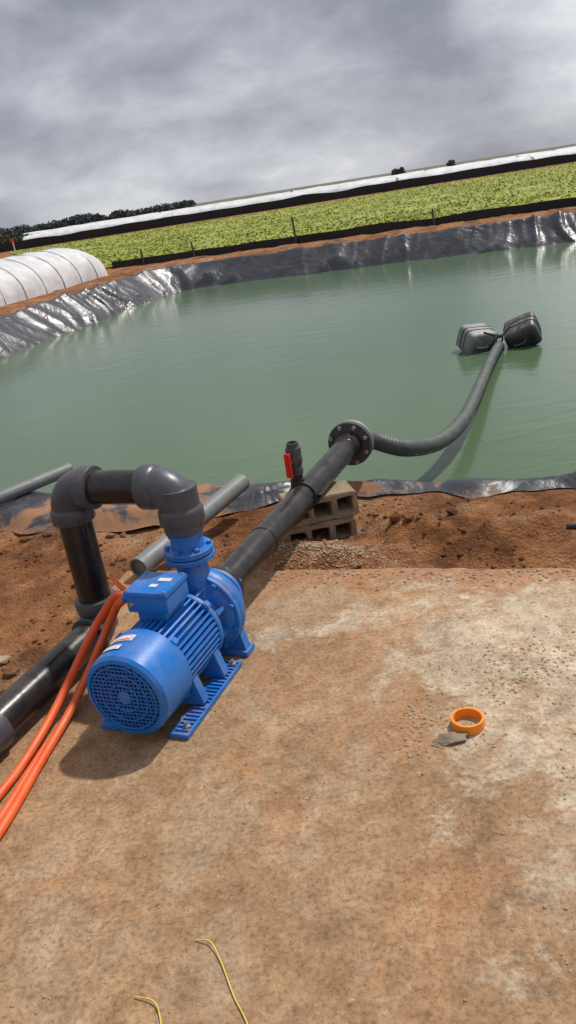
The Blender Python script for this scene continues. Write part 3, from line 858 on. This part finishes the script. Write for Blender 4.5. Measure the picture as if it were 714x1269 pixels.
# ------------------------------------------------------------ world + sun
sd=Vector((.62,.48,0)).normalized()
el=rad(56); az=math.atan2(sd.x,sd.y)
w=bpy.data.worlds.new('World'); scene.world=w; w.use_nodes=True; nt=w.node_tree
bg=nt.nodes['Background']; bg.inputs['Strength'].default_value=.1
sky=nt.nodes.new('ShaderNodeTexSky'); sky.sky_type='NISHITA'; sky.sun_disc=False
sky.sun_elevation=el; sky.sun_rotation=az
g=nt.nodes.new('ShaderNodeTexCoord').outputs['Generated']
mp=nt.nodes.new('ShaderNodeMapping'); mp.inputs['Scale'].default_value=(1,1,2.1); nt.links.new(g,mp.inputs['Vector'])
mp.inputs['Location'].default_value=(.35,.2,.1)
mv=mp.outputs[0]
n1=noise_n(nt,3.4,9,.52,mv,.25)
n2=noise_n(nt,8,10,.56,mv,.2)
s=sepn(nt,g)
elr=ramp(nt,s[2],[(0,.64),(.045,.62),(.085,.46),(.12,.43),(.17,.48),(.30,.62),(.6,.70)])
def glow(dirv,a,b_,amt):
    dot=nt.nodes.new('ShaderNodeVectorMath'); dot.operation='DOT_PRODUCT'
    nt.links.new(g,dot.inputs[0]); dot.inputs[1].default_value=Vector(dirv).normalized()
    return math_n(nt,'MULTIPLY',ramp(nt,dot.outputs['Value'],[(a,0),(b_,1)]),amt)
brk=glow((.43,.90,.185),.980,.9995,.60)
brk2=glow((-.17,.98,.045),.985,.9995,.20)
val=math_n(nt,'ADD',math_n(nt,'ADD',elr,math_n(nt,'ADD',brk,brk2)),math_n(nt,'ADD',math_n(nt,'MULTIPLY',math_n(nt,'SUBTRACT',n1,.5),1.1),math_n(nt,'MULTIPLY',math_n(nt,'SUBTRACT',n2,.5),.8)))
cc=ramp(nt,val,[(.15,(2.2,2.3,2.8)),(.4,(2.9,3.02,3.55)),(.6,(4.3,4.42,5.0)),(.8,(6.1,6.3,6.8)),(1,(8.6,8.7,8.9))])
col=mixc(nt,.92,sky.outputs[0],cc)
nt.links.new(col,bg.inputs['Color'])
sun=bpy.data.lights.new('sun','SUN'); sun.energy=3.5; sun.angle=rad(2.2); sun.color=(1,.95,.89)
so=bpy.data.objects.new('sun',sun); scene.collection.objects.link(so)
tosun=Vector((sd.x*math.cos(el),sd.y*math.cos(el),math.sin(el)))
so.rotation_euler=tosun.to_track_quat('Z','Y').to_euler(); so.location=tosun*30

# ------------------------------------------------------------ camera
cam=bpy.data.cameras.new('camera'); co=bpy.data.objects.new('camera',cam); scene.collection.objects.link(co)
cam.sensor_fit='VERTICAL'; cam.sensor_height=36; cam.lens=36*1000/1269; cam.clip_start=.05; cam.clip_end=8000
th=rad(21.6); ph=rad(9)
LR=Vector((1,0,0)); LU=Vector((0,math.sin(th),math.cos(th))); FW=Vector((0,math.cos(th),-math.sin(th)))
xc=math.cos(ph)*LR-math.sin(ph)*LU; yc=math.sin(ph)*LR+math.cos(ph)*LU
M=Matrix((xc,yc,-FW)).transposed().to_4x4(); M.translation=Vector((0,0,1.6)); co.matrix_world=M
scene.camera=co
